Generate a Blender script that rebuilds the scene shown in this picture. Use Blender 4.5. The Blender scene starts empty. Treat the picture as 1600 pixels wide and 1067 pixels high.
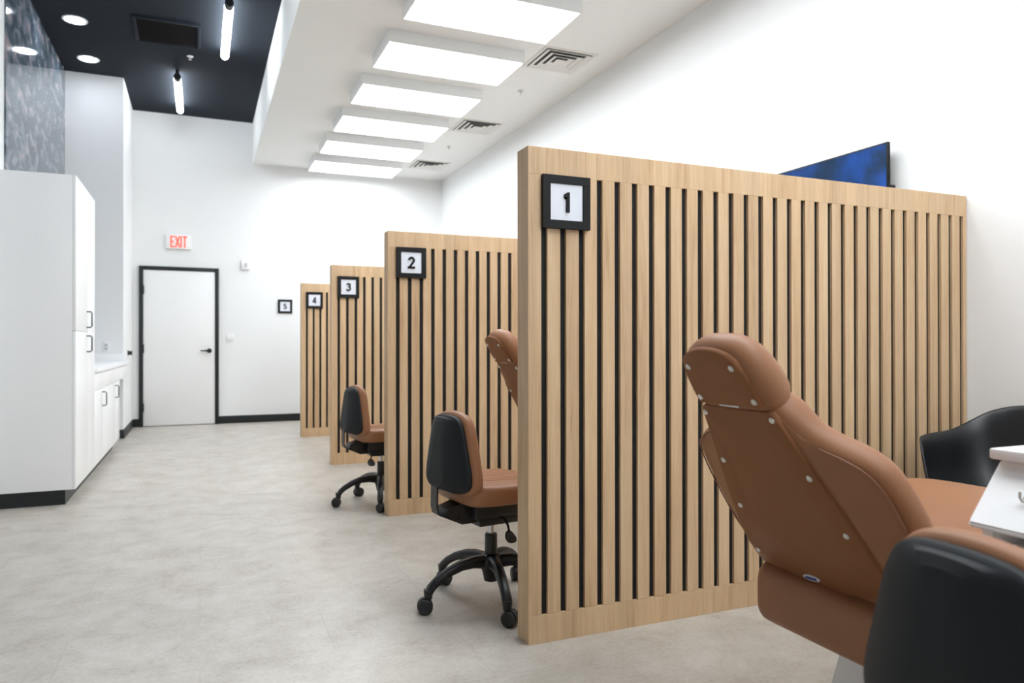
import bpy, bmesh, math, random
from mathutils import Vector, Matrix
random.seed(7)
C = bpy.context.scene.collection
S = bpy.context.scene

def rgb(r, g, b):
    f = lambda c: (c/255/12.92) if c/255 <= .04045 else ((c/255+.055)/1.055)**2.4
    return (f(r), f(g), f(b), 1)

# ---------------------------------------------------------------- camera
cam_d = bpy.data.cameras.new('camera'); cam = bpy.data.objects.new('camera', cam_d); C.objects.link(cam)
CAM_H, YAW, PITCH, ROLL = 1.1151, math.radians(23.056), math.radians(.221), math.radians(-.044)
cam_d.sensor_width = 36; cam_d.lens = 36*1144.58/1600; cam_d.clip_start = .05
F = Vector((math.sin(YAW)*math.cos(PITCH), math.cos(YAW)*math.cos(PITCH), math.sin(PITCH)))
R = Vector((math.cos(YAW), -math.sin(YAW), 0)); U = R.cross(F)
R2 = R*math.cos(ROLL)+U*math.sin(ROLL); U2 = -R*math.sin(ROLL)+U*math.cos(ROLL)
cam.matrix_world = Matrix(((R2.x, U2.x, -F.x, 0), (R2.y, U2.y, -F.y, 0), (R2.z, U2.z, -F.z, CAM_H), (0, 0, 0, 1)))
cam_d.dof.use_dof = True; cam_d.dof.focus_distance = 2.75; cam_d.dof.aperture_fstop = 3.2
S.camera = cam

# ---------------------------------------------------------------- world, exposure
w = bpy.data.worlds.new('world'); S.world = w; w.use_nodes = True
w.node_tree.nodes['Background'].inputs[0].default_value = (.9, .95, 1, 1)
w.node_tree.nodes['Background'].inputs[1].default_value = .05
S.view_settings.view_transform = 'Standard'; S.view_settings.look = 'None'
S.view_settings.gamma = 1; S.view_settings.use_curve_mapping = False
S.view_settings.exposure = 0.73
PANEL_EMIT, TUBE_EMIT, DOWN_EMIT = 7.4, 14.5, 30.0

# ---------------------------------------------------------------- room numbers
XL, XR, YF, YB = -1.457, 3.523, -3.6, 11.117
ZC, ZD, XS = 3.705, 4.29, .69
PX, PY, PS, PL, PH, PT = 1.118, 2.474, 2.2095, 2.4045, 1.853, .099

# ---------------------------------------------------------------- materials
def mat(name, col, rough=.5, metal=0, spec=.5, bump=None, coat=0):
    m = bpy.data.materials.new(name); m.use_nodes = True
    n = m.node_tree.nodes; l = m.node_tree.links; b = n['Principled BSDF']
    b.inputs['Base Color'].default_value = col; b.inputs['Roughness'].default_value = rough
    b.inputs['Metallic'].default_value = metal; b.inputs['Specular IOR Level'].default_value = spec
    b.inputs['Coat Weight'].default_value = coat
    if bump:
        sc, st = bump
        t = n.new('ShaderNodeTexCoord'); x = n.new('ShaderNodeTexNoise'); u = n.new('ShaderNodeBump')
        x.inputs['Scale'].default_value = sc; x.inputs['Detail'].default_value = 3
        u.inputs['Strength'].default_value = st; u.inputs['Distance'].default_value = .002
        l.new(t.outputs['Object'], x.inputs['Vector']); l.new(x.outputs['Fac'], u.inputs['Height'])
        l.new(u.outputs['Normal'], b.inputs['Normal'])
    return m
def emit(name, col, st):
    m = bpy.data.materials.new(name); m.use_nodes = True
    b = m.node_tree.nodes['Principled BSDF']
    b.inputs['Base Color'].default_value = col
    b.inputs['Emission Color'].default_value = col; b.inputs['Emission Strength'].default_value = st
    return m
def ramp(n, stops):
    r = n.new('ShaderNodeValToRGB'); e = r.color_ramp.elements
    while len(e) < len(stops): e.new(.5)
    for k, (p, c) in enumerate(stops): e[k].position = p; e[k].color = c
    return r

M = {}
M['wall'] = mat('wall_paint', rgb(243, 244, 244), .65, bump=(220, .05))
M['ceil'] = mat('ceiling_paint', rgb(242, 242, 240), .8)
M['dark_ceil'] = mat('dark_ceiling_paint', rgb(35, 41, 49), .85, spec=.2)
M['lam'] = mat('white_laminate', rgb(247, 248, 249), .35)
M['white_metal'] = mat('white_metal', rgb(248, 250, 251), .35)
M['white_plastic'] = mat('white_plastic', rgb(244, 244, 244), .4)
M['grey_plastic'] = mat('grey_plastic', rgb(190, 193, 198), .4)
M['black_trim'] = mat('black_trim', rgb(22, 27, 30), .4)
M['black_slot'] = mat('black_backing', rgb(11, 11, 11), .7)
M['black_metal'] = mat('black_metal', rgb(24, 25, 27), .42)
M['shell'] = mat('black_moulded_plastic', rgb(20, 24, 28), .6, spec=.32, bump=(600, .06))
M['base_black'] = mat('black_nylon', rgb(24, 24, 25), .38, bump=(500, .04))
M['chair_black'] = mat('black_polypropylene', rgb(21, 22, 24), .36)
M['rubber'] = mat('caster_rubber', rgb(30, 30, 31), .55)
M['chrome'] = mat('chrome', rgb(205, 206, 208), .22, metal=1)
M['steel'] = mat('brushed_steel', rgb(216, 214, 208), .4, metal=1)
M['leather'] = mat('brown_vinyl', rgb(152, 105, 74), .45, spec=.32, bump=(420, .07))
M['leather_panel'] = mat('brown_vinyl_panel', rgb(138, 90, 57), .55, spec=.25, bump=(420, .05))  # same vinyl, darkened for the shade on the chair's downward-facing back
M['piping'] = mat('brown_piping', rgb(140, 95, 70), .45)
M['seam'] = mat('seam_thread', rgb(188, 146, 116), .5)
M['badge_white'] = mat('badge_white', rgb(225, 228, 235), .3)
M['badge_blue'] = mat('badge_blue', rgb(38, 62, 140), .3)
M['sign_white'] = mat('sign_white', rgb(232, 235, 244), .45)
M['sign_black'] = mat('sign_black', rgb(12, 12, 13), .5, spec=.3)
M['diffuser'] = emit('lit_diffuser', (.905, .955, 1, 1), PANEL_EMIT)
M['tube'] = emit('lit_tube', (.89, .95, 1, 1), TUBE_EMIT)
M['down'] = emit('lit_downlight', (.84, .91, 1, 1), DOWN_EMIT)
M['exit_red'] = emit('exit_red', rgb(255, 70, 50), 1.1)
M['dark_hole'] = mat('duct_dark', rgb(28, 30, 32), .8)  # shade inside the return duct, painted on a flat plate
M['return_grille'] = mat('return_grille', rgb(46, 40, 42), .6)
M['vent_dark'] = mat('vent_duct', rgb(74, 77, 78), .8)  # shade inside the supply duct, painted on a thin plate
M['bow'] = mat('bow_handle_steel', rgb(118, 124, 122), .3, metal=1)
M['vent_white'] = mat('vent_white', rgb(232, 230, 225), .55)

def wood():
    m = bpy.data.materials.new('light_oak'); m.use_nodes = True
    n = m.node_tree.nodes; l = m.node_tree.links; b = n['Principled BSDF']
    t = n.new('ShaderNodeTexCoord'); oi = n.new('ShaderNodeObjectInfo')
    add = n.new('ShaderNodeVectorMath'); add.operation = 'ADD'
    mul = n.new('ShaderNodeVectorMath'); mul.operation = 'SCALE'; mul.inputs['Scale'].default_value = 13.0
    cmb = n.new('ShaderNodeCombineXYZ')
    l.new(oi.outputs['Random'], cmb.inputs[0]); l.new(oi.outputs['Random'], cmb.inputs[2])
    l.new(cmb.outputs[0], mul.inputs[0]); l.new(t.outputs['Object'], add.inputs[0]); l.new(mul.outputs[0], add.inputs[1])
    mp = n.new('ShaderNodeMapping'); mp.inputs['Scale'].default_value = (38, 38, 1.6); l.new(add.outputs[0], mp.inputs[0])
    n1 = n.new('ShaderNodeTexNoise'); n1.inputs['Scale'].default_value = 1.0; n1.inputs['Detail'].default_value = 5
    n1.inputs['Roughness'].default_value = .6; n1.inputs['Distortion'].default_value = .6
    l.new(mp.outputs[0], n1.inputs['Vector'])
    mp2 = n.new('ShaderNodeMapping'); mp2.inputs['Scale'].default_value = (210, 210, 7); l.new(add.outputs[0], mp2.inputs[0])
    n2 = n.new('ShaderNodeTexNoise'); n2.inputs['Scale'].default_value = 1.0; n2.inputs['Detail'].default_value = 2
    l.new(mp2.outputs[0], n2.inputs['Vector'])
    mp3 = n.new('ShaderNodeMapping'); mp3.inputs['Scale'].default_value = (9, 9, .9); l.new(add.outputs[0], mp3.inputs[0])
    n3 = n.new('ShaderNodeTexNoise'); n3.inputs['Scale'].default_value = 1.0; n3.inputs['Detail'].default_value = 2
    l.new(mp3.outputs[0], n3.inputs['Vector'])
    m1 = n.new('ShaderNodeMix'); m1.inputs[0].default_value = .38
    l.new(n1.outputs['Fac'], m1.inputs[2]); l.new(n2.outputs['Fac'], m1.inputs[3])
    m2 = n.new('ShaderNodeMix'); m2.inputs[0].default_value = .3
    l.new(m1.outputs[0], m2.inputs[2]); l.new(n3.outputs['Fac'], m2.inputs[3])
    r = ramp(n, [(.33, rgb(182, 144, 106)), (.46, rgb(209, 175, 136)), (.58, rgb(220, 189, 150)), (.72, rgb(229, 201, 163))])
    l.new(m2.outputs[0], r.inputs[0])
    # each board a little lighter or darker than the next
    sx = n.new('ShaderNodeSeparateXYZ'); l.new(t.outputs['Object'], sx.inputs[0])
    dv = n.new('ShaderNodeMath'); dv.operation = 'MULTIPLY_ADD'; dv.inputs[1].default_value = 1/.0792; dv.inputs[2].default_value = -.8
    l.new(sx.outputs[0], dv.inputs[0])
    fl = n.new('ShaderNodeMath'); fl.operation = 'FLOOR'; l.new(dv.outputs[0], fl.inputs[0])
    wn = n.new('ShaderNodeTexWhiteNoise'); wn.noise_dimensions = '1D'; l.new(fl.outputs[0], wn.inputs['W'])
    mr = n.new('ShaderNodeMapRange'); mr.inputs[3].default_value = .92; mr.inputs[4].default_value = 1.04
    l.new(wn.outputs['Value'], mr.inputs[0])
    hs = n.new('ShaderNodeHueSaturation'); l.new(r.outputs[0], hs.inputs['Color']); l.new(mr.outputs[0], hs.inputs['Value'])
    l.new(hs.outputs[0], b.inputs['Base Color'])
    b.inputs['Roughness'].default_value = .5
    return m
M['wood'] = wood()

def floor_mat():
    m = bpy.data.materials.new('stone_look_vinyl'); m.use_nodes = True
    n = m.node_tree.nodes; l = m.node_tree.links; b = n['Principled BSDF']
    t = n.new('ShaderNodeTexCoord')
    br = n.new('ShaderNodeTexBrick'); br.inputs['Scale'].default_value = 1
    br.inputs['Brick Width'].default_value = .915; br.inputs['Row Height'].default_value = .457
    br.inputs['Mortar Size'].default_value = .0022; br.inputs['Mortar Smooth'].default_value = .3
    br.inputs['Color1'].default_value = (.96, .96, .96, 1); br.inputs['Color2'].default_value = (1, 1, 1, 1)
    br.inputs['Mortar'].default_value = (.86, .85, .84, 1); br.inputs['Bias'].default_value = 0
    l.new(t.outputs['Object'], br.inputs['Vector'])
    def noise(sc, det, rough=.6, dist=0):
        x = n.new('ShaderNodeTexNoise'); x.inputs['Scale'].default_value = sc; x.inputs['Detail'].default_value = det
        x.inputs['Roughness'].default_value = rough; x.inputs['Distortion'].default_value = dist
        l.new(t.outputs['Object'], x.inputs['Vector']); return x
    a, c = noise(4.5, 8, .72, .3), noise(60, 4, .7)
    mx = n.new('ShaderNodeMix'); mx.inputs[0].default_value = .35
    l.new(a.outputs['Fac'], mx.inputs[2]); l.new(c.outputs['Fac'], mx.inputs[3])
    r = ramp(n, [(.34, rgb(165, 156, 145)), (.46, rgb(188, 181, 171)), (.56, rgb(199, 193, 184)), (.68, rgb(209, 204, 197))])
    l.new(mx.outputs[0], r.inputs[0])
    ml = n.new('ShaderNodeMix'); ml.data_type = 'RGBA'; ml.blend_type = 'MULTIPLY'; ml.inputs[0].default_value = 1
    l.new(r.outputs[0], ml.inputs[6]); l.new(br.outputs['Color'], ml.inputs[7])
    l.new(ml.outputs[2], b.inputs['Base Color'])
    b.inputs['Roughness'].default_value = .4
    return m
M['floor'] = floor_mat()

def slab_mat():
    m = bpy.data.materials.new('grey_pink_stone'); m.use_nodes = True
    n = m.node_tree.nodes; l = m.node_tree.links; b = n['Principled BSDF']
    t = n.new('ShaderNodeTexCoord')
    mp = n.new('ShaderNodeMapping'); mp.inputs['Rotation'].default_value = (math.radians(22), 0, 0)
    mp.inputs['Scale'].default_value = (1, 1.5, 2.5)
    l.new(t.outputs['Object'], mp.inputs[0])
    x = n.new('ShaderNodeTexNoise'); x.inputs['Scale'].default_value = 3.6; x.inputs['Detail'].default_value = 4
    x.inputs['Distortion'].default_value = .25; l.new(mp.outputs[0], x.inputs['Vector'])
    r = ramp(n, [(.34, rgb(58, 72, 86)), (.46, rgb(96, 110, 122)), (.55, rgb(122, 132, 142)), (.63, rgb(152, 146, 156)), (.72, rgb(176, 166, 168))])
    l.new(x.outputs['Fac'], r.inputs[0]); l.new(r.outputs[0], b.inputs['Base Color'])
    b.inputs['Roughness'].default_value = .06
    return m
M['slab'] = slab_mat()

def screen_mat():
    m = bpy.data.materials.new('screen_picture'); m.use_nodes = True
    n = m.node_tree.nodes; l = m.node_tree.links; b = n['Principled BSDF']
    t = n.new('ShaderNodeTexCoord')
    x = n.new('ShaderNodeTexNoise'); x.inputs['Scale'].default_value = 3.2; x.inputs['Detail'].default_value = 4
    l.new(t.outputs['Object'], x.inputs['Vector'])
    r = ramp(n, [(.3, rgb(3, 26, 46)), (.44, rgb(4, 44, 80)), (.54, rgb(4, 60, 130)), (.63, rgb(14, 74, 160)), (.74, rgb(84, 124, 160))])
    l.new(x.outputs['Fac'], r.inputs[0])
    l.new(r.outputs[0], b.inputs['Emission Color']); b.inputs['Emission Strength'].default_value = .85
    b.inputs['Base Color'].default_value = (.01, .012, .02, 1); b.inputs['Roughness'].default_value = .2
    return m
M['screen'] = screen_mat()

# ---------------------------------------------------------------- mesh helpers
def obj(name, bm, m, parent=None, angle=30, loc=None, subsurf=0):
    bmesh.ops.recalc_face_normals(bm, faces=bm.faces[:])
    me = bpy.data.meshes.new(name); bm.to_mesh(me); bm.free()
    me.materials.append(m)
    for p in me.polygons: p.use_smooth = True
    me.set_sharp_from_angle(angle=math.radians(angle))
    o = bpy.data.objects.new(name, me); C.objects.link(o)
    if parent: o.parent = parent
    if loc: o.location = loc
    if subsurf:
        s = o.modifiers.new('smooth', 'SUBSURF'); s.levels = subsurf; s.render_levels = subsurf
    return o
def thing(name, label, cat, loc=(0, 0, 0), rz=0, group=None):
    o = bpy.data.objects.new(name, None); C.objects.link(o); o.empty_display_size = .05
    o.location = loc; o.rotation_euler = (0, 0, rz); o['label'] = label; o['category'] = cat
    if group: o['group'] = group
    return o
def tag(o, label, cat, group=None):
    o['label'] = label; o['category'] = cat
    if group: o['group'] = group
    return o
def struct(o, label=None):
    o['kind'] = 'structure'
    if label: o['label'] = label
    return o
def dup(root, loc, rz, label):
    r = root.copy(); C.objects.link(r); r.location = loc; r.rotation_euler = (0, 0, rz); r['label'] = label
    for ch in list(root.children):
        c = ch.copy(); C.objects.link(c); c.parent = r
        for g in list(ch.children):
            d = g.copy(); C.objects.link(d); d.parent = c
    return r

def NB(): return bmesh.new()
def box(bm, a, b, bev=0, seg=2):
    x0, y0, z0 = a; x1, y1, z1 = b
    t = bmesh.new()
    v = [t.verts.new(p) for p in ((x0,y0,z0),(x1,y0,z0),(x1,y1,z0),(x0,y1,z0),(x0,y0,z1),(x1,y0,z1),(x1,y1,z1),(x0,y1,z1))]
    for f in ((0,3,2,1),(4,5,6,7),(0,1,5,4),(1,2,6,5),(2,3,7,6),(3,0,4,7)): t.faces.new([v[i] for i in f])
    if bev: bmesh.ops.bevel(t, geom=t.edges[:], offset=bev, segments=seg, affect='EDGES', profile=.5)
    me = bpy.data.meshes.new('tmp'); t.to_mesh(me); t.free(); bm.from_mesh(me); bpy.data.meshes.remove(me)
    return bm
def loft(bm, rings, cap=True, closed=True):
    vr = [[bm.verts.new(p) for p in r] for r in rings]
    n = len(rings[0])
    for a, b in zip(vr, vr[1:]):
        for i in range(n if closed else n-1):
            j = (i+1) % n
            bm.faces.new((a[i], a[j], b[j], b[i]))
    if cap and closed:
        for r, s in ((vr[0], 1), (vr[-1], 0)):
            c = bm.verts.new(sum((v.co for v in r), Vector())/n)
            for i in range(n):
                j = (i+1) % n
                bm.faces.new((c, r[j], r[i]) if s else (c, r[i], r[j]))
    return bm
def frame(d):
    d = d.normalized(); a = Vector((0, 0, 1)) if abs(d.z) < .9 else Vector((1, 0, 0))
    x = d.cross(a).normalized(); return x, d.cross(x).normalized()
def tube(bm, pts, rad, n=14, flat=1.0, cap=True):
    pts = [Vector(p) for p in pts]
    if not isinstance(rad, (list, tuple)): rad = [rad]*len(pts)
    rings = []; px = None
    for i, p in enumerate(pts):
        d = (pts[min(i+1, len(pts)-1)]-pts[max(i-1, 0)])
        x, y = frame(d)
        if px is not None:
            x = (px-d.normalized()*px.dot(d.normalized())).normalized(); y = d.normalized().cross(x)
        px = x
        rings.append([p+x*math.cos(2*math.pi*k/n)*rad[i]+y*math.sin(2*math.pi*k/n)*rad[i]*flat for k in range(n)])
    return loft(bm, rings, cap)
def cyl(bm, a, b, r, n=24, r2=None): return tube(bm, [a, b], [r, r if r2 is None else r2], n)
def lathe(bm, prof, c=(0, 0, 0), n=32):
    return loft(bm, [[(c[0]+r*math.cos(2*math.pi*k/n), c[1]+r*math.sin(2*math.pi*k/n), c[2]+z) for k in range(n)] for r, z in prof])
def chaikin(pts, it=2, closed=True):
    for _ in range(it):
        q = []; n = len(pts)
        for i in range(n if closed else n-1):
            a = pts[i]; b = pts[(i+1) % n]
            q += [tuple(a[k]*.75+b[k]*.25 for k in range(len(a))), tuple(a[k]*.25+b[k]*.75 for k in range(len(a)))]
        if not closed: q = [pts[0]]+q+[pts[-1]]
        pts = q
    return pts
def inset(o, d):
    n = len(o); out = []
    area = sum(o[i][0]*o[(i+1) % n][1]-o[(i+1) % n][0]*o[i][1] for i in range(n)); sg = 1 if area > 0 else -1
    for i in range(n):
        a, c = o[i-1], o[(i+1) % n]; t = (c[0]-a[0], c[1]-a[1]); L = math.hypot(*t) or 1
        out.append((o[i][0]-sg*t[1]/L*d, o[i][1]+sg*t[0]/L*d))
    return out
def slab(bm, outline, layers, fn):
    """rings of an outline, each inset by d (and scaled about the middle) at depth w; fn(u, v, w) -> point"""
    cx = sum(p[0] for p in outline)/len(outline); cy = sum(p[1] for p in outline)/len(outline)
    rings = []
    for L in layers:
        d, wv = L[0], L[1]; sc = L[2] if len(L) > 2 else 1
        rings.append([fn(cx+(u-cx)*sc, cy+(v-cy)*sc, wv) for u, v in inset(outline, d)])
    return loft(bm, rings)
def ribbon(bm, pts, wd, y0, y1, closed=False):
    """a flat stroke in the xz plane, pts (x, z), extruded from y0 to y1"""
    n = len(pts); L = []; Rr = []
    for i in range(n):
        a = Vector(pts[max(i-1, 0)]); b = Vector(pts[i]); c = Vector(pts[min(i+1, n-1)])
        d1 = (b-a).normalized() if i else (c-b).normalized(); d2 = (c-b).normalized() if i < n-1 else d1
        n1 = Vector((-d1.y, d1.x)); n2 = Vector((-d2.y, d2.x)); m = (n1+n2).normalized()
        k = wd/2/max(.45, m.dot(n1))
        L.append(b+m*k); Rr.append(b-m*k)
    rings = [[(l.x, y0, l.y), (r.x, y0, r.y), (r.x, y1, r.y), (l.x, y1, l.y)] for l, r in zip(L, Rr)]
    return loft(bm, rings)
def arc(cx, cz, r, a0, a1, n=14, rz=None):
    return [(cx+r*math.cos(math.radians(a0+(a1-a0)*k/n)), cz+(rz or r)*math.sin(math.radians(a0+(a1-a0)*k/n))) for k in range(n+1)]

# ---------------------------------------------------------------- room shell
b = box(NB(), (-4.8, YF-.2, -.12), (XR+.2, YB+.2, 0)); struct(obj('floor', b, M['floor']), 'warm grey stone-look vinyl tile floor')
b = box(NB(), (XR, YF-.2, 0), (XR+.2, YB+.2, ZD+.3)); struct(obj('wall_right', b, M['wall']))
b = box(NB(), (XL-.2, YB, 0), (XR, YB+.2, ZD+.3)); struct(obj('wall_back', b, M['wall']))
XO = -4.6      # unseen aisle, widened left of the viewer to cut bounce light
b = box(NB(), (XL-.2, 5.4, 0), (XL, YB, ZD+.3)); struct(obj('wall_left', b, M['wall']))
b = box(NB(), (XO, 5.2, 0), (XL, 5.4, ZD+.3)); struct(obj('wall_return', b, M['wall']))
b = box(NB(), (XO-.2, YF-.2, 0), (XO, 5.4, ZD+.3)); struct(obj('wall_far_left', b, M['wall']))
b = box(NB(), (XO, YF-.2, 0), (XR, YF, ZD+.3)); struct(obj('wall_front', b, M['wall']))
YA, XA = 9.822, -.842
b = box(NB(), (XL, YA, 0), (XA, YB, ZD)); struct(obj('wall_alcove', b, M['wall']), 'white wall block closing the cabinet alcove beside the door')
b = box(NB(), (XS, YF, ZC), (XR, YB, ZD+.3)); struct(obj('ceiling', b, M['ceil']), 'lower white ceiling with a stepped side')
b = box(NB(), (XL, YF, ZD), (XS, YB, ZD+.3)); box(b, (XO, YF, ZD), (XL, 5.2, ZD+.3)); struct(obj('ceiling_dark', b, M['dark_ceil']), 'high dark blue-grey ceiling')
DX0, DX1, DZ = -.763, .242, 2.184
BH, BT = .107, .012
b = box(NB(), (XA+.013, YB-BT, 0), (DX0, YB, BH), .002); box(b, (DX1, YB-BT, 0), (XR-.013, YB, BH), .002)
struct(obj('baseboard_back', b, M['black_trim']), 'black vinyl baseboard')
b = box(NB(), (XA, YA-.002, 0), (XA+BT, YB, BH), .002); box(b, (XL+.02, YA-BT, 0), (XA+BT, YA, BH), .002)
struct(obj('baseboard_left', b, M['black_trim']), 'black vinyl baseboard')
b = NB()
ys = [YF]+[v for k in range(4) for v in (PY+k*PS-.002, PY+k*PS+PT+.002)]+[YB-.013]
for y0, y1 in zip(ys[::2], ys[1::2]): box(b, (XR-BT, y0, 0), (XR, y1, BH), .002)
struct(obj('baseboard_right', b, M['black_trim']), 'black vinyl baseboard')

# door (structure)
b = NB(); fw = .05
box(b, (DX0, YB-.045, 0), (DX0+fw, YB, DZ), .003); box(b, (DX1-fw, YB-.045, 0), (DX1, YB, DZ), .003)
box(b, (DX0+fw, YB-.045, DZ-fw), (DX1-fw, YB, DZ), .003)
door = struct(obj('door_1', b, M['black_trim']), 'white exit door in a black frame')
b = box(NB(), (DX0+fw+.003, YB-.034, .012), (DX1-fw-.003, YB-.002, DZ-fw-.003), .002)
leaf = obj('door_leaf', b, M['white_plastic'], door); leaf['label'] = 'flush white door leaf'
for z in (1.86, 1.06, .26):
    b = cyl(NB(), (DX0+fw+.004, YB-.052, z-.06), (DX0+fw+.004, YB-.052, z+.06), .009, 12)
    box(b, (DX0+fw-.02, YB-.05, z-.055), (DX0+fw+.004, YB-.045, z+.055)); obj('hinge', b, M['black_metal'], leaf)
b = cyl(NB(), (.118, YB-.034, 1.03), (.118, YB-.046, 1.03), .032); cyl(b, (.118, YB-.046, 1.03), (.118, YB-.085, 1.03), .012)
tube(b, [(.126, YB-.085, 1.03), (.09, YB-.087, 1.03), (.03, YB-.083, 1.03), (.0, YB-.08, 1.028)], [.011, .011, .009, .008])
obj('door_handle', b, M['black_metal'], leaf)['label'] = 'black lever handle'

# ---------------------------------------------------------------- ceiling fixtures
def make_panel(loc, label):
    t = thing('ceiling_light', label, 'ceiling light', loc, 0, 'white box lights in a row on the lower ceiling')
    w_, d_, h_, r = 1.216, .63, .105, .013
    b = NB()
    box(b, (0, 0, -h_), (w_, r, 0), .002); box(b, (0, d_-r, -h_), (w_, d_, 0), .002)
    box(b, (0, r, -h_), (r, d_-r, 0), .002); box(b, (w_-r, r, -h_), (w_, d_-r, 0), .002)
    box(b, (r, r, -.02), (w_-r, d_-r, 0))
    obj('light_housing', b, M['white_metal'], t)
    b = box(NB(), (r+.001, r+.001, -h_+.003), (w_-r-.001, d_-r-.001, -h_+.02))
    obj('diffuser', b, M['diffuser'], t)['label'] = 'glowing white diffuser'
    return t
seen = ['nearest of the white box lights, cut by the top of the photo', 'second white box light, beside the nearest square air vent',
        'third white box light from the top of the photo', 'fourth white box light, beside the middle square air vent',
        'fifth white box light, second from the back wall', 'white box light closest to the back wall']
first = make_panel((1.42, 4.845, ZC), seen[0])
for k in range(1, 6): dup(first, (1.42, 4.845+1.0625*k, ZC), 0, seen[k])
over = ['white box light overhead, first nearer than the photo shows', 'white box light overhead, above the first partition', 'white box light overhead, above the front chair',
        'white box light overhead, right above the front stool', 'white box light overhead, just behind the viewer', 'white box light overhead, second behind the viewer',
        'white box light overhead, closest to the front wall']
for k in range(7): dup(first, (1.42, 4.845-1.0625*(k+1), ZC), 0, over[k])  # unseen box lights added beyond the visible row to light the room

def make_vent(loc, label):
    t = thing('air_vent', label, 'air vent', loc, 0, 'square supply vents in the lower ceiling')
    W = .52
    def sq(h, z): return [(-h, -h, z), (h, -h, z), (h, h, z), (-h, h, z)]
    b = NB()
    loft(b, [sq(W/2, 0), sq(W/2, -.006), sq(W/2-.03, -.008), sq(W/2-.035, 0)], cap=False)
    obj('vent_frame', b, M['vent_white'], t, 20)
    b = box(NB(), (-W/2+.03, -W/2+.03, -.002), (W/2-.03, W/2-.03, -.0005)); obj('duct_opening', b, M['vent_dark'], t)
    for k, h in enumerate((.222, .162, .102)):
        b = NB(); loft(b, [sq(h-.04, -.003), sq(h, -.0165), sq(h+.002, -.0155), sq(h-.036, -.002)], cap=False)
        obj('louver', b, M['vent_white'], t, 20)
    b = NB(); loft(b, [sq(.02, -.003), sq(.05, -.0155), sq(.051, -.017), sq(.03, -.018)]); obj('louver', b, M['vent_white'], t, 20)
    return t
v = make_vent((3.015, 5.97, ZC), 'largest square white air vent, nearest of three in the ceiling')
dup(v, (3.025, 8.18, ZC), 0, 'middle of the three square white ceiling air vents')
dup(v, (3.035, 10.2, ZC), 0, 'smallest square white air vent, closest to the back wall')

def make_sprinkler(loc, label, m):
    t = thing('fire_sprinkler', label, 'sprinkler', loc, 0, 'ceiling sprinklers')
    b = lathe(NB(), [(.012, 0), (.034, 0), (.034, -.004), (.024, -.01), (.012, -.012)]); obj('escutcheon', b, m, t)
    b = lathe(NB(), [(.009, -.01), (.009, -.02), (.005, -.024), (.004, -.034)])
    lathe(b, [(.001, -.034), (.017, -.034), (.017, -.037), (.001, -.038)]); obj('sprinkler_head', b, M['steel'], t)
    return t
s = make_sprinkler((3.015, 6.844, ZC), 'small sprinkler on the white ceiling below the largest air vent', M['steel'])
dup(s, (3.0, 9.139, ZC), 0, 'small sprinkler on the white ceiling between the two farther vents')
make_sprinkler((-.105, 8.802, ZD), 'pale sprinkler on the dark ceiling beside the dark grille', M['white_plastic'])

t = thing('return_grille', 'dark rectangular air grille in the dark ceiling', 'air grille', (-.306, 8.21, ZD))
b = NB(); hw, hd = .31, .322
for a, c in (((-hw, -hd), (hw, -hd+.035)), ((-hw, hd-.035), (hw, hd)), ((-hw, -hd+.035), (-hw+.035, hd-.035)), ((hw-.035, -hd+.035), (hw, hd-.035))):
    box(b, (a[0], a[1], -.02), (c[0], c[1], 0), .003)
obj('grille_frame', b, M['dark_ceil'], t)
b = NB()
for k in range(19):
    y = -hd+.045+k*.0305; loft(b, [[(-hw+.035, y, -.014), (-hw+.035, y+.022, -.003), (-hw+.035, y+.024, -.004), (-hw+.035, y+.002, -.016)],
                                   [(hw-.035, y, -.014), (hw-.035, y+.022, -.003), (hw-.035, y+.024, -.004), (hw-.035, y+.002, -.016)]])
obj('grille_slats', b, M['return_grille'], t)
b = box(NB(), (-hw+.034, -hd+.034, -.0025), (hw-.034, hd-.034, -.0005)); obj('grille_back', b, M['dark_hole'], t)

def make_down(loc, label):
    t = thing('recessed_downlight', label, 'downlight', loc, 0, 'round downlights in the dark ceiling')
    b = NB(); n = 36
    prof = [(.088, -.001), (.09, -.006), (.11, -.006), (.112, 0)]
    loft(b, [[(r*math.cos(2*math.pi*k/n), r*math.sin(2*math.pi*k/n), z) for k in range(n)] for r, z in prof], cap=False)
    obj('trim_ring', b, M['white_metal'], t)
    b = lathe(NB(), [(.0885, -.0005), (.0885, -.004)], n=36); obj('lens', b, M['down'], t)['label'] = 'glowing lens'
    return t
d = make_down((-1.13, 8.25, ZD), 'nearer round downlight in the dark ceiling')
dup(d, (-1.147, 9.32, ZD), 0, 'farther round downlight, just in front of the alcove wall')

def make_tube(loc, label):
    t = thing('tube_light', label, 'tube light', loc, 0, 'glowing tubes under the dark ceiling')
    z = -.085; r = .04
    pts = [(0, .0, z), (0, 1.24, z), (0, 1.262, z), (0, 1.274, z), (0, 1.28, z)]
    b = tube(NB(), pts, [r, r, r*.85, r*.55, r*.1], 20); obj('lamp_tube', b, M['tube'], t)['label'] = 'glowing white tube'
    b = cyl(NB(), (0, -.1, z), (0, .0, z), r*.95, 20)
    obj('end_cap', b, M['black_metal'], t)
    b = cyl(NB(), (0, -.06, z+r*.6), (0, -.06, -.001), .02, 12)
    obj('ceiling_mount', b, M['black_metal'], t)
    return t
tl = make_tube((.24, 7.17, ZD), 'glowing tube light nearer the viewer on the dark ceiling')
dup(tl, (-.246, 9.36, ZD), 0, 'glowing tube light nearer the back wall on the dark ceiling')
for x, y, q in ((-.246, 4.9, 'first out of view'), (.24, 2.7, 'left of the first partition'), (-.246, .5, 'closest to the viewer')): dup(tl, (x, y, ZD), 0, 'glowing tube light overhead, '+q)  # unseen tubes added as fill for the aisle side

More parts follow.
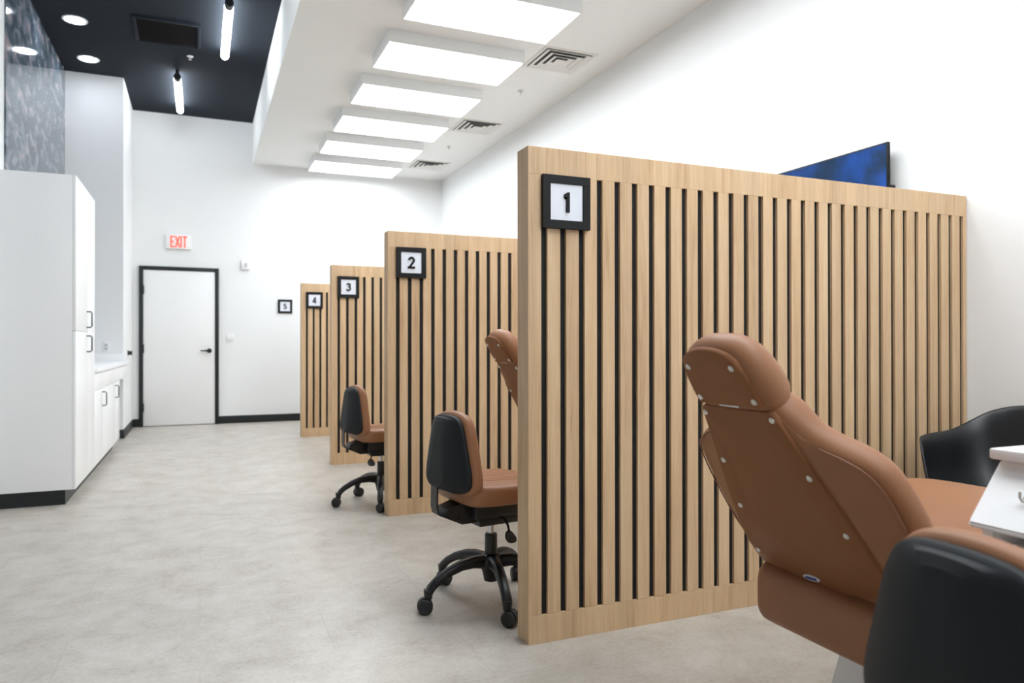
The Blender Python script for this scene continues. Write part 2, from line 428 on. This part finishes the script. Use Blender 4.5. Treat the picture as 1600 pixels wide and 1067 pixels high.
# ---------------------------------------------------------------- partitions
def make_partition(loc, label):
    t = thing('slatted_partition', label, 'partition', loc, 0, 'slatted wooden partitions between the bays')
    L, H, T = PL-.004, PH, PT; ep = .002; z0, z1 = .106, 1.75; sd = .0135
    obj('backing_panel', box(NB(), (.03, sd, .05), (L-.01, T-sd, H-.05)), M['black_slot'], t)['label'] = 'black backing seen between the slats'
    b = NB()
    edges = [ep]+[v for k in range(30) for v in (.0545+k*.0792, .0795+k*.0792)]+[L]
    for a, c in zip(edges[::2], edges[1::2]):
        box(b, (a, 0, z0), (c, sd+.001, z1), .0008, 1); box(b, (a, T-sd-.001, z0), (c, T, z1), .0008, 1)
    obj('slat_panel', b, M['wood'], t)
    obj('top_rail', box(NB(), (ep, 0, z1), (L, T, H), .0008, 1), M['wood'], t)
    obj('bottom_rail', box(NB(), (ep, 0, 0), (L, T, z0-.0008), .0008, 1), M['wood'], t)
    obj('end_panel', box(NB(), (0, 0, 0), (ep, T, H), .0006, 1), M['wood'], t)
    return t
plab = ['tall slatted oak partition nearest the viewer, carrying the number 1 sign', 'slatted oak partition carrying the number 2 sign',
        'slatted oak partition carrying the number 3 sign', 'farthest slatted oak partition, carrying the number 4 sign']
part = make_partition((PX, PY, 0), plab[0])
for k in range(1, 4): dup(part, (PX, PY+PS*k, 0), 0, plab[k])

# number signs
def digit(n):
    b = NB(); y0, y1 = -.019, -.013; w_ = .0135
    if n == 1:
        loft(b, [[(x, y, z) for x, z in ((.011, -.038), (.011, .038), (.002, .038), (-.012, .029), (-.012, .0165), (-.003, .0225), (-.003, -.038))] for y in (y0, y1)])
    elif n == 2:
        ribbon(b, arc(0, .0155, .0165, 170, -30, 16)+[(-.014, -.0315)], w_, y0, y1); ribbon(b, [(-.0245, -.0315), (.0235, -.0315)], .013, y0, y1)
    elif n == 3:
        ribbon(b, arc(-.001, .017, .0145, 165, -90, 16), w_*.95, y0, y1); ribbon(b, arc(-.001, -.0145, .017, 90, -165, 18), w_*.95, y0, y1)
    elif n == 4:
        ribbon(b, [(.0085, -.038), (.0085, .038)], .0135, y0, y1); ribbon(b, [(.006, .034), (-.019, -.0155)], .011, y0, y1); ribbon(b, [(-.0255, -.0175), (.0235, -.0175)], .012, y0, y1)
    else:
        ribbon(b, [(.018, .0315), (-.012, .0315)], .013, y0, y1); ribbon(b, [(-.011, .036), (-.0155, -.001)], .0115, y0, y1)
        ribbon(b, [(-.016, .003)]+arc(-.001, -.0135, .0185, 118, -160, 18), w_*.95, y0, y1)
    return b
def make_sign(n, loc, where):
    t = thing('number_sign', f'black framed white square sign reading {n} {where}', 'sign', loc, 0, 'bay number signs')
    b = NB(); h = .1; fw = .0315
    for a, c in (((-h, h-fw), (h, h)), ((-h, -h), (h, -h+fw)), ((-h, -h+fw), (-h+fw, h-fw)), ((h-fw, -h+fw), (h, h-fw))):
        box(b, (a[0], -.018, a[1]), (c[0], -.0005, c[1]), .0007, 1)
    obj('sign_frame', b, M['sign_black'], t)
    obj('sign_plate', box(NB(), (-h+fw, -.013, -h+fw), (h-fw, -.002, h-fw)), M['sign_white'], t)
    obj('digit', digit(n), M['sign_black'], t)['label'] = f'black digit {n}'
for k in range(4):
    make_sign(k+1, (PX+.154, PY+PS*k, 1.65), 'on the slatted partition')
make_sign(5, (1.137, YB, 1.669), 'on the white back wall')

# ---------------------------------------------------------------- back wall things
t = thing('exit_sign', 'white lit sign with red EXIT letters above the door', 'sign', (-.276, YB, 2.53))
obj('sign_box', box(NB(), (-.16, -.05, -.1), (.16, -.001, .1), .006), M['white_plastic'], t)
lt = {'E': [[(.026, .06), (-.02, .06), (-.02, -.06), (.026, -.06)], [(-.02, 0), (.018, 0)]],
      'X': [[(-.024, .066), (.024, -.066)], [(.024, .066), (-.024, -.066)]], 'I': [[(0, .066), (0, -.066)]], 'T': [[(-.028, .06), (.028, .06)], [(0, .06), (0, -.066)]]}
for ch, x in zip('EXIT', (-.075, -.012, .032, .08)):
    b = NB()
    for st in lt[ch]: ribbon(b, [(x+p[0], z*1.18) for p, z in [((q[0],), q[1]) for q in st]], .0165, -.0535, -.0495)
    obj('letter', b, M['exit_red'], t)['label'] = f'red letter {ch}'
t = thing('wall_sensor', 'small white square device high on the back wall right of the door', 'wall device', (.598, YB, 2.25))
obj('device_body', box(NB(), (-.06, -.035, -.07), (.06, -.001, .07), .008), M['white_plastic'], t)
obj('device_window', box(NB(), (-.014, -.04, -.03), (.014, -.034, .03), .004), M['grey_plastic'], t)
t = thing('light_switch', 'white double switch plate right of the door', 'light switch', (.39, YB, 1.217))
obj('switch_plate', box(NB(), (-.058, -.007, -.058), (.058, -.0005, .058), .003), M['white_plastic'], t)
for x in (-.024, .024): obj('rocker', box(NB(), (x-.017, -.011, -.034), (x+.017, -.0065, .034), .002), M['lam'], t)
t = thing('door_stop', 'small black door bumper on the wall corner left of the door', 'door stop', (XA, 10.4, 1.01), math.radians(90))
b = NB(); cyl(b, (0, -.0005, 0), (0, -.012, 0), .034); obj('stop_plate', b, M['black_metal'], t)
b = NB(); cyl(b, (0, -.012, 0), (0, -.05, 0), .022, r2=.027); obj('bumper', b, M['rubber'], t)
t = thing('wall_outlet', 'white outlet plate on the alcove wall above the counter', 'outlet', (-1.02, YA, 1.09))
obj('outlet_plate', box(NB(), (-.036, -.006, -.058), (.036, -.0005, .058), .002), M['white_plastic'], t)
for z in (-.02, .02): obj('socket', box(NB(), (-.017, -.009, z-.014), (.017, -.0055, z+.014), .003), M['grey_plastic'], t)

# ---------------------------------------------------------------- left alcove: stone slab, cabinets
b = box(NB(), (XL+.001, 7.03, .925), (XL+.014, YA-.002, ZD-.002))
tag(obj('stone_panel', b, M['slab']), 'glossy grey and pink mottled stone panel on the left wall above the cabinets', 'wall panel')

def pull(parent, x, y, z, L=.12):
    b = NB()
    path = [(x-.001, y, z-L/2), (x+.026, y, z-L/2), (x+.035, y, z-L/2+.009), (x+.035, y, z+L/2-.009), (x+.026, y, z+L/2), (x-.001, y, z+L/2)]
    tube(b, path, .006, 10); o = obj('handle', b, M['bow'], parent); o['label'] = 'steel bow handle'
CX = -.8
t = thing('tall_cabinet', 'tall white storage cabinet with two stacked doors at the left edge', 'cabinet', (0, 0, 0))
obj('carcass', box(NB(), (XL+.016, 5.9, .107), (CX-.021, 6.897, 2.3), .001), M['lam'], t)
for z0, z1, hz in ((.107, 1.2105, 1.122), (1.2135, 2.3, 1.308)):
    d = obj('door', box(NB(), (CX-.02, 5.9, z0), (CX, 6.49, z1), .0012), M['lam'], t); pull(d, CX, 6.44, hz)
obj('filler_panel', box(NB(), (CX-.02, 6.492, .107), (CX, 6.897, 2.3), .001), M['lam'], t)
obj('toe_kick', box(NB(), (XL+.016, 5.93, 0), (-.866, 6.897, .106)), M['black_trim'], t)['label'] = 'black recessed toe kick'
t = thing('base_cabinet', 'low white cabinet with two bow handles beyond the tall cabinet', 'cabinet', (0, 0, 0))
obj('carcass', box(NB(), (XL+.016, 6.9, .107), (CX-.021, 8.93, .883), .001), M['lam'], t)
ysp = (6.9, 7.46, 8.53, 8.93)
for k in range(3):
    y0, y1 = ysp[k]+.001, ysp[k+1]-.001
    d = obj('door', box(NB(), (CX-.02, y0, .107), (CX, y1, .729), .0012), M['lam'], t)
    if k < 2: pull(d, CX, (7.4, 8.47)[k], .637)
    obj('drawer_front', box(NB(), (CX-.02, y0, .732), (CX, y1, .878), .0012), M['lam'], t)
obj('toe_kick', box(NB(), (XL+.016, 6.9, 0), (-.866, 8.91, .106)), M['black_trim'], t)
obj('desk_apron', box(NB(), (CX-.02, 8.931, .732), (CX, YA-.013, .878), .0012), M['lam'], t)
t = thing('countertop', 'white countertop running from the tall cabinet to the alcove wall', 'countertop', (0, 0, 0))
obj('worktop', box(NB(), (XL+.016, 6.9, .884), (CX+.02, YA-.002, .922), .003), M['lam'], t)
obj('backsplash', box(NB(), (XL+.016, YA-.022, .922), (CX-.02, YA-.002, 1.005), .002), M['lam'], t)

# ---------------------------------------------------------------- television
t = thing('television', 'flat television with a blue sky picture on the right wall behind the first partition', 'television', (3.45, 3.42, 1.91), 0)
TW, TH = .55, .31
obj('casing', box(NB(), (0, -TW, -TH), (.02, TW, TH), .002), M['sign_black'], t)
obj('screen', box(NB(), (-.0012, -TW+.009, -TH+.018), (.004, TW-.009, TH-.009)), M['screen'], t)['label'] = 'lit screen with clouds on deep blue'
b = box(NB(), (.02, -.3, -.16), (.05, .3, .16), .003); box(b, (.05, -.1, -.1), (.0725, .1, .1)); box(b, (.02, -.54, .058), (.0725, -.51, .08), .003)
obj('wall_bracket', b, M['black_metal'], t)

# ---------------------------------------------------------------- rolling stools
def make_stool(loc, rz, label, base_rot, lever_x, up=0):
    t = thing('rolling_stool', label, 'stool', loc, rz, 'brown and black rolling stools')
    b = lathe(NB(), [(.02, .085), (.031, .087), (.033, .1), (.04, .13), (.052, .15), (.052, .18), (.042, .2), (.028, .205), (.027, .287), (.024, .292), (.012, .292)])
    obj('column', b, M['base_black'], t)
    obj('gas_cylinder', cyl(NB(), (0, 0, .285), (0, 0, .345+up), .0145), M['chrome'], t)['label'] = 'chrome gas cylinder'
    for k in range(5):
        a = base_rot+k*2*math.pi/5; ca, sa = math.cos(a), math.sin(a)
        prof = [(.035, .172, .026, .03), (.09, .178, .024, .026), (.15, .172, .022, .022), (.21, .153, .021, .019), (.26, .126, .02, .018), (.288, .103, .021, .017), (.3, .085, .021, .016)]
        rings = []
        for i, (r, z, wd, ht) in enumerate(prof):
            q = prof[min(i+1, 6)]; p0 = prof[max(i-1, 0)]; dr, dz = q[0]-p0[0], q[1]-p0[1]; L = math.hypot(dr, dz); nr, nz = -dz/L, dr/L
            ring = []
            for j in range(14):
                an = 2*math.pi*j/14; u = math.copysign(abs(math.cos(an))**.75, math.cos(an))*wd; v_ = math.copysign(abs(math.sin(an))**.75, math.sin(an))*ht
                rr, zz = r+nr*v_, z+nz*v_; ring.append((rr*ca-u*sa, rr*sa+u*ca, zz))
            rings.append(ring)
        b = loft(NB(), rings); tube(b, [(.302*ca, .302*sa, .098), (.302*ca, .302*sa, .06)], [.02, .017], 14)
        obj('leg', b, M['base_black'], t, 50)
        ct = a+.6+k*1.1; hx, hy = .302*ca, .302*sa; ux, uy = math.cos(ct), math.sin(ct); ox, oy = hx-ux*.014, hy-uy*.014
        b = NB(); n = 18   # the hood over the twin wheels
        rings = []
        for s_ in (-.008, .008):
            rings.append([(ox-uy*s_+ux*.033*math.cos(math.radians(an)), oy+ux*s_+uy*.033*math.cos(math.radians(an)), .0325+.033*math.sin(math.radians(an))) for an in range(-20, 241, 20)])
        loft(b, rings); cyl(b, (hx, hy, .045), (hx, hy, .075), .011, 12)
        c = obj('caster', b, M['base_black'], t)
        for s_ in (-1, 1):
            wx, wy = -uy*s_, ux*s_
            b = tube(NB(), [(ox+wx*q, oy+wy*q, .031) for q in (.0085, .011, .024, .0285, .0285)], [.029, .031, .031, .026, .013], 24)
            obj('wheel', b, M['rubber'], c)
    # under-seat mechanism
    Z = lambda z: z+up
    b = box(NB(), (-.09, -.06, Z(.338)), (.12, .06, Z(.38)), .008); box(b, (-.13, -.1, Z(.38)), (.15, .1, Z(.455)), .012)
    lathe(b, [(.03, Z(.332)), (.045, Z(.338)), (.045, Z(.36))]); loft(b, [[(-.1, y, Z(.36)), (-.1, y, Z(.445)), (-.16, y, Z(.452)), (-.235, y, Z(.43)), (-.245, y, Z(.395)), (-.17, y, Z(.36))] for y in (-.05, .05)])
    for z, x in ((.415, -.215), (.385, -.18), (.41, -.14)): cyl(b, (x, -.057, Z(z)), (x, .057, Z(z)), .009, 10)
    obj('seat_mechanism', b, M['black_metal'], t)
    b = NB(); path = [(-.2, .4), (-.25, .4), (-.268, .412), (-.274, .44), (-.272, .53)]
    rings = []
    for i, (x, z) in enumerate(path):
        q = path[min(i+1, 4)]; p0 = path[max(i-1, 0)]; dx, dz = q[0]-p0[0], q[1]-p0[1]; L = math.hypot(dx, dz); nx, nz = -dz/L*.004, dx/L*.004
        rings.append([(x+nx, -.028, Z(z+nz)), (x+nx, .028, Z(z+nz)), (x-nx, .028, Z(z-nz)), (x-nx, -.028, Z(z-nz))])
    loft(b, rings); cyl(b, (-.228, 0, Z(.394)), (-.228, 0, Z(.41)), .014, 12); obj('back_upright', b, M['black_metal'], t)
    b = tube(NB(), [(lever_x+.03, -.05, Z(.375)), (lever_x+.03, -.1, Z(.37)), (lever_x+.015, -.15, Z(.355)), (lever_x, -.185, Z(.335))], .005, 8)
    o = chaikin([(-.028, -.012), (-.012, .022), (.014, .022), (.028, -.014), (.018, -.034), (-.018, -.034)], 2)
    slab(b, o, [(.006, -.009), (0, -.005), (0, .005), (.006, .009)], lambda u, v_, q: (lever_x+u, -.19+v_*.5-.0+q*.7, Z(.325)+v_*.75+q*.3))
    obj('height_lever', b, M['base_black'], t, 50)
    # seat
    o = chaikin([(-.2, -.1), (-.185, -.185), (-.1, -.212), (.1, -.222), (.2, -.205), (.238, -.13), (.238, .13), (.2, .205), (.1, .222), (-.1, .212), (-.185, .185), (-.2, .1)], 3)
    def sf(u, v_, q): return (u, v_, Z(q)-.02*max(0, (u-.1)/.14)**2+.01*math.exp(-((u+.2)/.06)**2)*(q > .525))
    b = slab(NB(), o, [(.035, .45, .5), (.035, .45), (.014, .453), (.003, .466), (0, .482), (.001, .508), (.005, .522), (.014, .531), (.03, .535), (.06, .536), (.06, .5355, .7), (.06, .535, .35)], sf)
    seat = obj('seat', b, M['leather'], t, 60)
    b = NB()
    for y0, y1 in ((-.055, -.13), (-.03, -.045), (.03, .045), (.055, .13)):
        tube(b, [(-.1+.06*k, y0+(y1-y0)*k/5, sf(-.1+.06*k, y0+(y1-y0)*k/5, .5362)[2]-.0005) for k in range(6)], .0022, 6)
    obj('seam', b, M['seam'], seat)
    # backrest: cushion in front, black moulded shell behind
    def mir(h): return h+[(-a, c) for a, c in reversed(h)]
    oc = chaikin(mir([(.04, .834), (.1, .822), (.142, .785), (.172, .68), (.203, .56), (.19, .51), (.125, .483), (.04, .478)]), 3)
    osh = chaikin(mir([(.04, .82), (.095, .812), (.13, .78), (.16, .68), (.193, .57), (.18, .525), (.12, .5), (.04, .496)]), 3)
    curve = lambda y: -.30*y*y     # the back wraps slightly around the sitter
    fn = lambda u, v_, q: (q+.018-curve(u), u, Z(v_))
    b = slab(NB(), oc, [(.02, -.226, .6), (.02, -.226), (.006, -.221), (0, -.207), (0, -.192), (.007, -.178), (.024, -.166), (.05, -.16), (.05, -.157, .6), (.05, -.155, .3)], fn)
    obj('backrest_cushion', b, M['leather'], t, 60)
    def out(v_): return -.268-.03*min(1, max(0, (.8-v_)/.3))     # the spine of the shell stands out further at the bottom
    pl = [(u*.42, .66+(v_-.66)*.82) for u, v_ in osh]
    rings = [[fn(*p_, q) for p_ in inset(osh, i)] for i, q in ((.03, -.222), (.002, -.224), (0, -.232), (.0015, -.24), (.005, -.245), (.009, -.248))]
    mid = [(a[0]*.55+c[0]*.45, a[1]*.55+c[1]*.45) for a, c in zip(osh, pl)]
    rings.append([fn(u, v_, -.248+(out(v_)+.248)*.5) for u, v_ in mid])
    rings.append([fn(u, v_, out(v_)) for u, v_ in pl])
    rings.append([fn(u*.5, .66+(v_-.66)*.5, out(.66+(v_-.66)*.5)) for u, v_ in pl])
    b = loft(NB(), rings); sh = obj('backrest_shell', b, M['shell'], t, 22); sh['label'] = 'black moulded back shell'
    return t
ST2 = make_stool((1.17, 2.985, 0), math.radians(9), 'brown and black rolling stool between the partitions numbered 1 and 2', math.radians(45-9), -.02)
ST3 = make_stool((1.175, 5.12, 0), math.radians(7), 'brown and black rolling stool between the partitions numbered 2 and 3', math.radians(40-7), -.14)
ST1 = make_stool((1.205, .683, 0), math.radians(-6.7), 'brown and black rolling stool closest to the viewer, cut by the photo corner', math.radians(20), -.02, .008)

# ---------------------------------------------------------------- dental chairs
def make_dental(loc, lift, label):
    """origin on the floor under the seat; the patient faces +x"""
    t = thing('dental_chair', label, 'dental chair', loc, 0, 'brown dental chairs')
    X0 = 1.85
    def BP(s_, y, o): return (1.233-.523*s_+.852*o-X0, y, .938+.852*s_+.523*o+lift)
    def HP(s_, y, o): return (1.199-.55*s_+.835*o-X0, y, .98+.835*s_+.55*o+lift)
    # backrest body
    st = [(.040, .06, .075, .02), (.034, .10, .113, .022), (.02, .122, .136, .025), (-.015, .137, .155, .03), (-.055, .148, .176, .036), (-.088, .155, .215, .045), (-.115, .163, .268, .052),
          (-.145, .171, .31, .057), (-.185, .182, .33, .06), (-.25, .2, .34, .061), (-.33, .222, .342, .061), (-.42, .245, .338, .061), (-.49, .25, .32, .06), (-.54, .235, .285, .056), (-.575, .19, .235, .052), (-.595, .12, .15, .05)]
    rings = []
    for s_, p, h, e in st:
        k = 1+.6*max(0, 1-abs(s_+.01)/.075) if s_ > -.06 else min(1.2, 1+(-.06-s_)*1.2)
        half = [(p*.55, .004), (p, .005), (p+(h-p)*.12, .007), (p+(h-p)*.55, e*.5), (h-.022, e-.022), (h-.006, e-.008), (h, e+.01), (h-.004, e+.03*k), (h-.02, e+.047*k), (h-.05, e+.054*k), (h*.55, e+.045*k)]
        ring = [(y, o) for y, o in half]+[(-y, o) for y, o in reversed(half)]
        rings.append([BP(s_, y, o) for y, o in ring])
    obj('backrest', loft(NB(), rings), M['leather'], t, 60, subsurf=1)
    # piping along the wing edge
    for sg in (-1, 1):
        b = tube(NB(), chaikin([BP(s_, sg*(h-.02), e-.022) for s_, p, h, e in st[5:13]], 1, False), .0022, 8); obj('piping', b, M['piping'], t)
    o = chaikin([(.021, -.1), (.021, -.128), (-.01, -.137), (-.2, -.186), (-.4, -.236), (-.48, -.232), (-.53, -.14), (-.556, 0), (-.53, .14), (-.48, .232), (-.4, .236), (-.2, .186), (-.01, .137), (.021, .128), (.021, .1)], 2)
    b = slab(NB(), o, [(0, .012), (0, -.001), (.003, -.004), (.003, -.0045, .6), (.003, -.005, .3)], lambda u, v_, q: BP(u, v_, q))
    bp = obj('back_panel', b, M['leather_panel'], t, 60)
    for s_, y in ((0, .122), (-.16, .153), (-.32, .183), (-.487, .21)):
        for sg in (-1, 1):
            b = NB(); R_ = .0085
            loft(b, [[BP(s_+r*math.cos(2*math.pi*k/14), sg*y+r*math.sin(2*math.pi*k/14), -.003-q) for k in range(14)] for r, q in ((R_, 0), (R_, .002), (R_*.75, .0045), (R_*.35, .006))])
            obj('rivet', b, M['steel'], bp)
    el = [(-.5215+.0095*math.sin(2*math.pi*k/28)-.12*.031*math.cos(2*math.pi*k/28), .028+.031*math.cos(2*math.pi*k/28)) for k in range(28)]
    bd = obj('badge', slab(NB(), el, [(0, -.004), (0, -.0065), (.0008, -.007)], lambda u, v_, q: BP(u, v_, q)), M['badge_white'], bp); bd['label'] = 'white oval badge with blue lettering'
    b = NB()
    for k, (y0, y1) in enumerate(((.044, .05), (.037, .042), (.030, .035), (.023, .028), (.016, .021), (.008, .014))):
        c = -.5215-.12*((y0+y1)/2-.028); hgt = .0046 if k != 0 else .0035
        slab(b, [(c-hgt, y0), (c+hgt, y0), (c+hgt, y1), (c-hgt, y1)], [(0, -.0068), (0, -.0078)], lambda u, v_, q: BP(u, v_, q))
    slab(b, [(-.5215-.0012+.0022, .012), (-.5215+.0012+.0022, .012), (-.5215+.0012-.0018, .046), (-.5215-.0012-.0018, .046)], [(0, -.0068), (0, -.0078)], lambda u, v_, q: BP(u, v_, q))
    obj('badge_print', b, M['badge_blue'], bd)
    # headrest
    o = chaikin([(-.058, -.06), (-.052, -.125), (-.01, -.146), (.06, -.14), (.12, -.112), (.152, -.05), (.152, .05), (.12, .112), (.06, .14), (-.01, .146), (-.052, .125), (-.058, .06)], 3)
    b = slab(NB(), o, [(.03, .004, .5), (.03, .004), (.013, .012), (.002, .03), (0, .05), (.004, .072), (.018, .092), (.042, .103), (.06, .106), (.06, .104, .6), (.06, .102, .3)], lambda u, v_, q: HP(u, v_, q))
    hr = obj('headrest', b, M['leather'], t, 60)
    o = chaikin([(-.02, -.09), (-.022, -.116), (.0, -.118), (.085, -.11), (.128, -.086), (.146, -.03), (.146, .03), (.128, .086), (.085, .11), (.0, .118), (-.022, .116), (-.02, .09)], 2)
    b = slab(NB(), o, [(0, .012), (0, .0), (.003, -.003), (.003, -.0035, .6), (.003, -.004, .3)], lambda u, v_, q: HP(u, v_, q)); hp = obj('headrest_panel', b, M['leather_panel'], hr, 60)
    for P in ((1.147, .0815), (1.199, .1)):
        s_ = (1.199-P[0])/.55
        for sg in (-1, 1):
            b = NB(); R_ = .0085
            loft(b, [[HP(s_+r*math.cos(2*math.pi*k/14), sg*P[1]+r*math.sin(2*math.pi*k/14), -.002-q) for k in range(14)] for r, q in ((R_, 0), (R_, .002), (R_*.75, .0045), (R_*.35, .006))])
            r_ = obj('rivet', b, M['steel'], hr)
    b = NB()
    slab(b, [(-.06, -.028), (-.06, .05), (.06, .05), (.06, -.028)], [(0, .012), (0, .02)], lambda u, v_, q: HP(u-.02, v_, q))
    slab(b, [(-.0035, -.026), (-.0035, .048), (.0035, .048), (.0035, -.026)], [(0, -.004), (0, .012)], lambda u, v_, q: BP(u+.030, v_, q))
    obj('headrest_bracket', b, M['chrome'], t)['label'] = 'chrome headrest bracket'
    # seat and leg rest: sections along x
    se = [(1.482, .365, .44, .18), (1.488, .335, .462, .22), (1.505, .316, .475, .24), (1.54, .31, .49, .25), (1.65, .312, .515, .257), (1.8, .36, .59, .26), (1.95, .43, .66, .257), (2.08, .5, .687, .254),
          (2.2, .525, .677, .252), (2.35, .515, .65, .247), (2.5, .49, .62, .24), (2.68, .455, .572, .22), (2.82, .43, .54, .205), (2.87, .428, .525, .185), (2.885, .44, .51, .15)]
    rings = []
    for x, zb, zt, hw in se:
        ring = []; c = (zb+zt)/2; hh = (zt-zb)/2; rr = min(.036, hh*.9)
        for qx, qz, a0 in ((1, 1, 0), (-1, 1, 90), (-1, -1, 180), (1, -1, 270)):
            for k in range(6):
                a = math.radians(a0+18*k); ring.append((x-X0, qx*(hw-rr)+rr*math.cos(a), c+qz*(hh-rr)+rr*math.sin(a)+lift))
        rings.append(ring)
    seat = obj('seat', loft(NB(), rings), M['leather'], t, 60, subsurf=1)
    # white lift base
    def rect(x0, x1, hy, z): return chaikin([(x0-X0, -hy, z), (x1-X0, -hy, z), (x1-X0, hy, z), (x0-X0, hy, z)], 0)
    b = NB(); loft(b, [rect(1.765, 2.16, .14, .33+lift), rect(1.745, 2.17, .142, .26+lift), rect(1.69, 2.22, .15, .1), rect(1.66, 2.3, .165, .045)])
    obj('lift_pedestal', b, M['white_metal'], t, 25)['label'] = 'white lift base'
    obj('base_plate', box(NB(), (1.58-X0, -.2, 0), (2.45-X0, .2, .045), .01), M['white_metal'], t)
    return t
make_dental((1.85, 1.46, 0), 0, 'brown dental chair in front of the partition numbered 1')
make_dental((1.85+.306, 1.46+PS, 0), .054, 'brown dental chair mostly hidden behind the partition numbered 1')

# ---------------------------------------------------------------- black armchair in the corner
def make_armchair(loc, rz, label):
    """open to +x, back towards -x"""
    t = thing('armchair', label, 'armchair', loc, rz)
    N, K = 72, 16
    def lerp(a, b_, f): return a+(b_-a)*max(0, min(1, f))
    def sm(f): f = max(0, min(1, f)); return f*f*(3-2*f)
    def rim(a):      # a: degrees from the back, 0..180
        if a < 28: z = .845-.010*(a/28)**2
        elif a < 95: z = .835-.12*sm((a-24)/71)
        elif a < 120: z = .715-.012*(a-95)/25
        elif a < 140: z = .703-.268*sm((a-120)/20)
        else: z = .435-.012*sm((a-140)/40)
        return z
    b = NB(); vr = []
    for j in range(K+1):
        f = j/K; row = []
        for i in range(N):
            an = 360*i/N; a = an if an <= 180 else 360-an; r_ = math.radians(an)
            cx_, sy_ = -math.cos(r_), math.sin(an*math.pi/180)
            cx_, sy_ = [math.copysign(abs(q)**.72, q) for q in (cx_, sy_)]
            sx = .285 if cx_ > 0 else .2
            H = rim(a); hh = H-.44
            if f < .5:
                g = f/.5; rad = g; z = .432+.012*g**3+.008*max(0, hh)/.4*g**4
                x, y = cx_*sx*rad, sy_*.225*rad
            else:
                g = (f-.5)/.5; up = max(0, hh)
                ro = .03*math.sin(min(1, g*1.6)*math.pi/2)+.062*g*min(1, up/.3)+(.014*sm((g-.85)/.15))
                z = .452*0+.444+.008*up/.4+(H-.444-.008*up/.4)*(g**1.15)
                x, y = cx_*(sx+ro*(.3 if cx_ > 0 else 1)), sy_*(.225+ro*(1.0 if a > 40 else .9))
            row.append(b.verts.new((x, y, z)))
        vr.append(row)
    for r0, r1 in zip(vr[1:], vr[2:]):
        for i in range(N): b.faces.new((r0[i], r0[(i+1) % N], r1[(i+1) % N], r1[i]))
    c = vr[0][0]
    for q in vr[0][1:]: b.verts.remove(q)
    c.co = (0, 0, .43)
    for i in range(N): b.faces.new((c, vr[1][i], vr[1][(i+1) % N]))
    o = obj('seat_shell', b, M['chair_black'], t, 80)
    s = o.modifiers.new('thick', 'SOLIDIFY'); s.thickness = .007; s.offset = 0
    s = o.modifiers.new('smooth', 'SUBSURF'); s.levels = s.render_levels = 1
    for x, y in ((.13, .14), (.13, -.14), (-.13, .14), (-.13, -.14)):
        obj('leg', tube(NB(), [(x*.8, y*.8, .425), (x*1.6, y*1.6, 0)], [.012, .009], 12), M['black_metal'], t)
    b = NB(); tube(b, [(.12, .13, .3), (-.12, -.13, .3)], .005, 8); tube(b, [(.12, -.13, .31), (-.12, .13, .31)], .005, 8); obj('cross_brace', b, M['black_metal'], t)
    return t
make_armchair((3.12, 1.99, 0), math.pi, 'black moulded plastic armchair in the corner by the white right wall')

# ---------------------------------------------------------------- white instrument cart
t = thing('instrument_cart', 'white cart with a sloped front at the right edge, behind the nearest stool', 'cart', (1.85, .82, 0))
X1, Y0, Y1_ = 1.85, -.33, .26
obj('cart_top', box(NB(), (1.615-X1, Y0-.01, .86), (2.15-X1, Y1_+.006, .884), .005), M['lam'], t)
b = NB(); loft(b, [[(x-X1, y, z) for x, z in ((1.645, .858), (1.535, .728), (1.54, .718), (1.56, .718), (1.6, .76), (2.1, .76), (2.1, .858))] for y in (Y0, Y1_)])
bmesh.ops.bevel(b, geom=[e for e in b.edges], offset=.004, segments=2, affect='EDGES'); obj('sloped_front', b, M['lam'], t, 30)
b = NB(); box(b, (1.575-X1, Y1_-.03, .12), (2.1-X1, Y1_-.006, .757), .003); box(b, (1.575-X1, Y0+.006, .12), (2.1-X1, Y0+.03, .757), .003)
box(b, (2.07-X1, Y0+.03, .12), (2.1-X1, Y1_-.03, .757)); box(b, (1.575-X1, Y0+.03, .12), (2.07-X1, Y1_-.03, .15), .003)
obj('cart_body', b, M['lam'], t)
for k in range(3):
    z = .16+k*.175; dr = obj('drawer', box(NB(), (1.6-X1, Y0+.034, z), (2.0-X1, Y1_-.034, z+.168), .003), M['lam'], t)
    b = tube(NB(), [(1.601-X1, -.12, z+.13), (1.58-X1, -.12, z+.13), (1.58-X1, .05, z+.13), (1.601-X1, .05, z+.13)], .005, 8); obj('handle', b, M['steel'], dr)
for y in (.165, .07, -.025, -.12):
    b = NB(); x, z = 1.589-X1, .788
    tube(b, [(x+.004, y, z), (x-.012, y, z+.006)], .004, 10)
    tube(b, [(x-.012, y+.009, z+.018), (x-.013, y+.009, z+.006), (x-.013, y+.004, z-.001), (x-.013, y-.004, z-.001), (x-.013, y-.009, z+.006), (x-.012, y-.009, z+.018)], .003, 10)
    obj('instrument_hook', b, M['steel'], t)['label'] = 'steel instrument hook'
for x in (1.62, 2.05):
    for y in (Y0+.05, Y1_-.05):
        b = cyl(NB(), (x-X1, y, .07), (x-X1, y, .121), .01, 10); tube(b, [(x-X1+.012, y-.018, .035), (x-X1+.012, y+.018, .035)], .035, 20); obj('caster', b, M['rubber'], t)
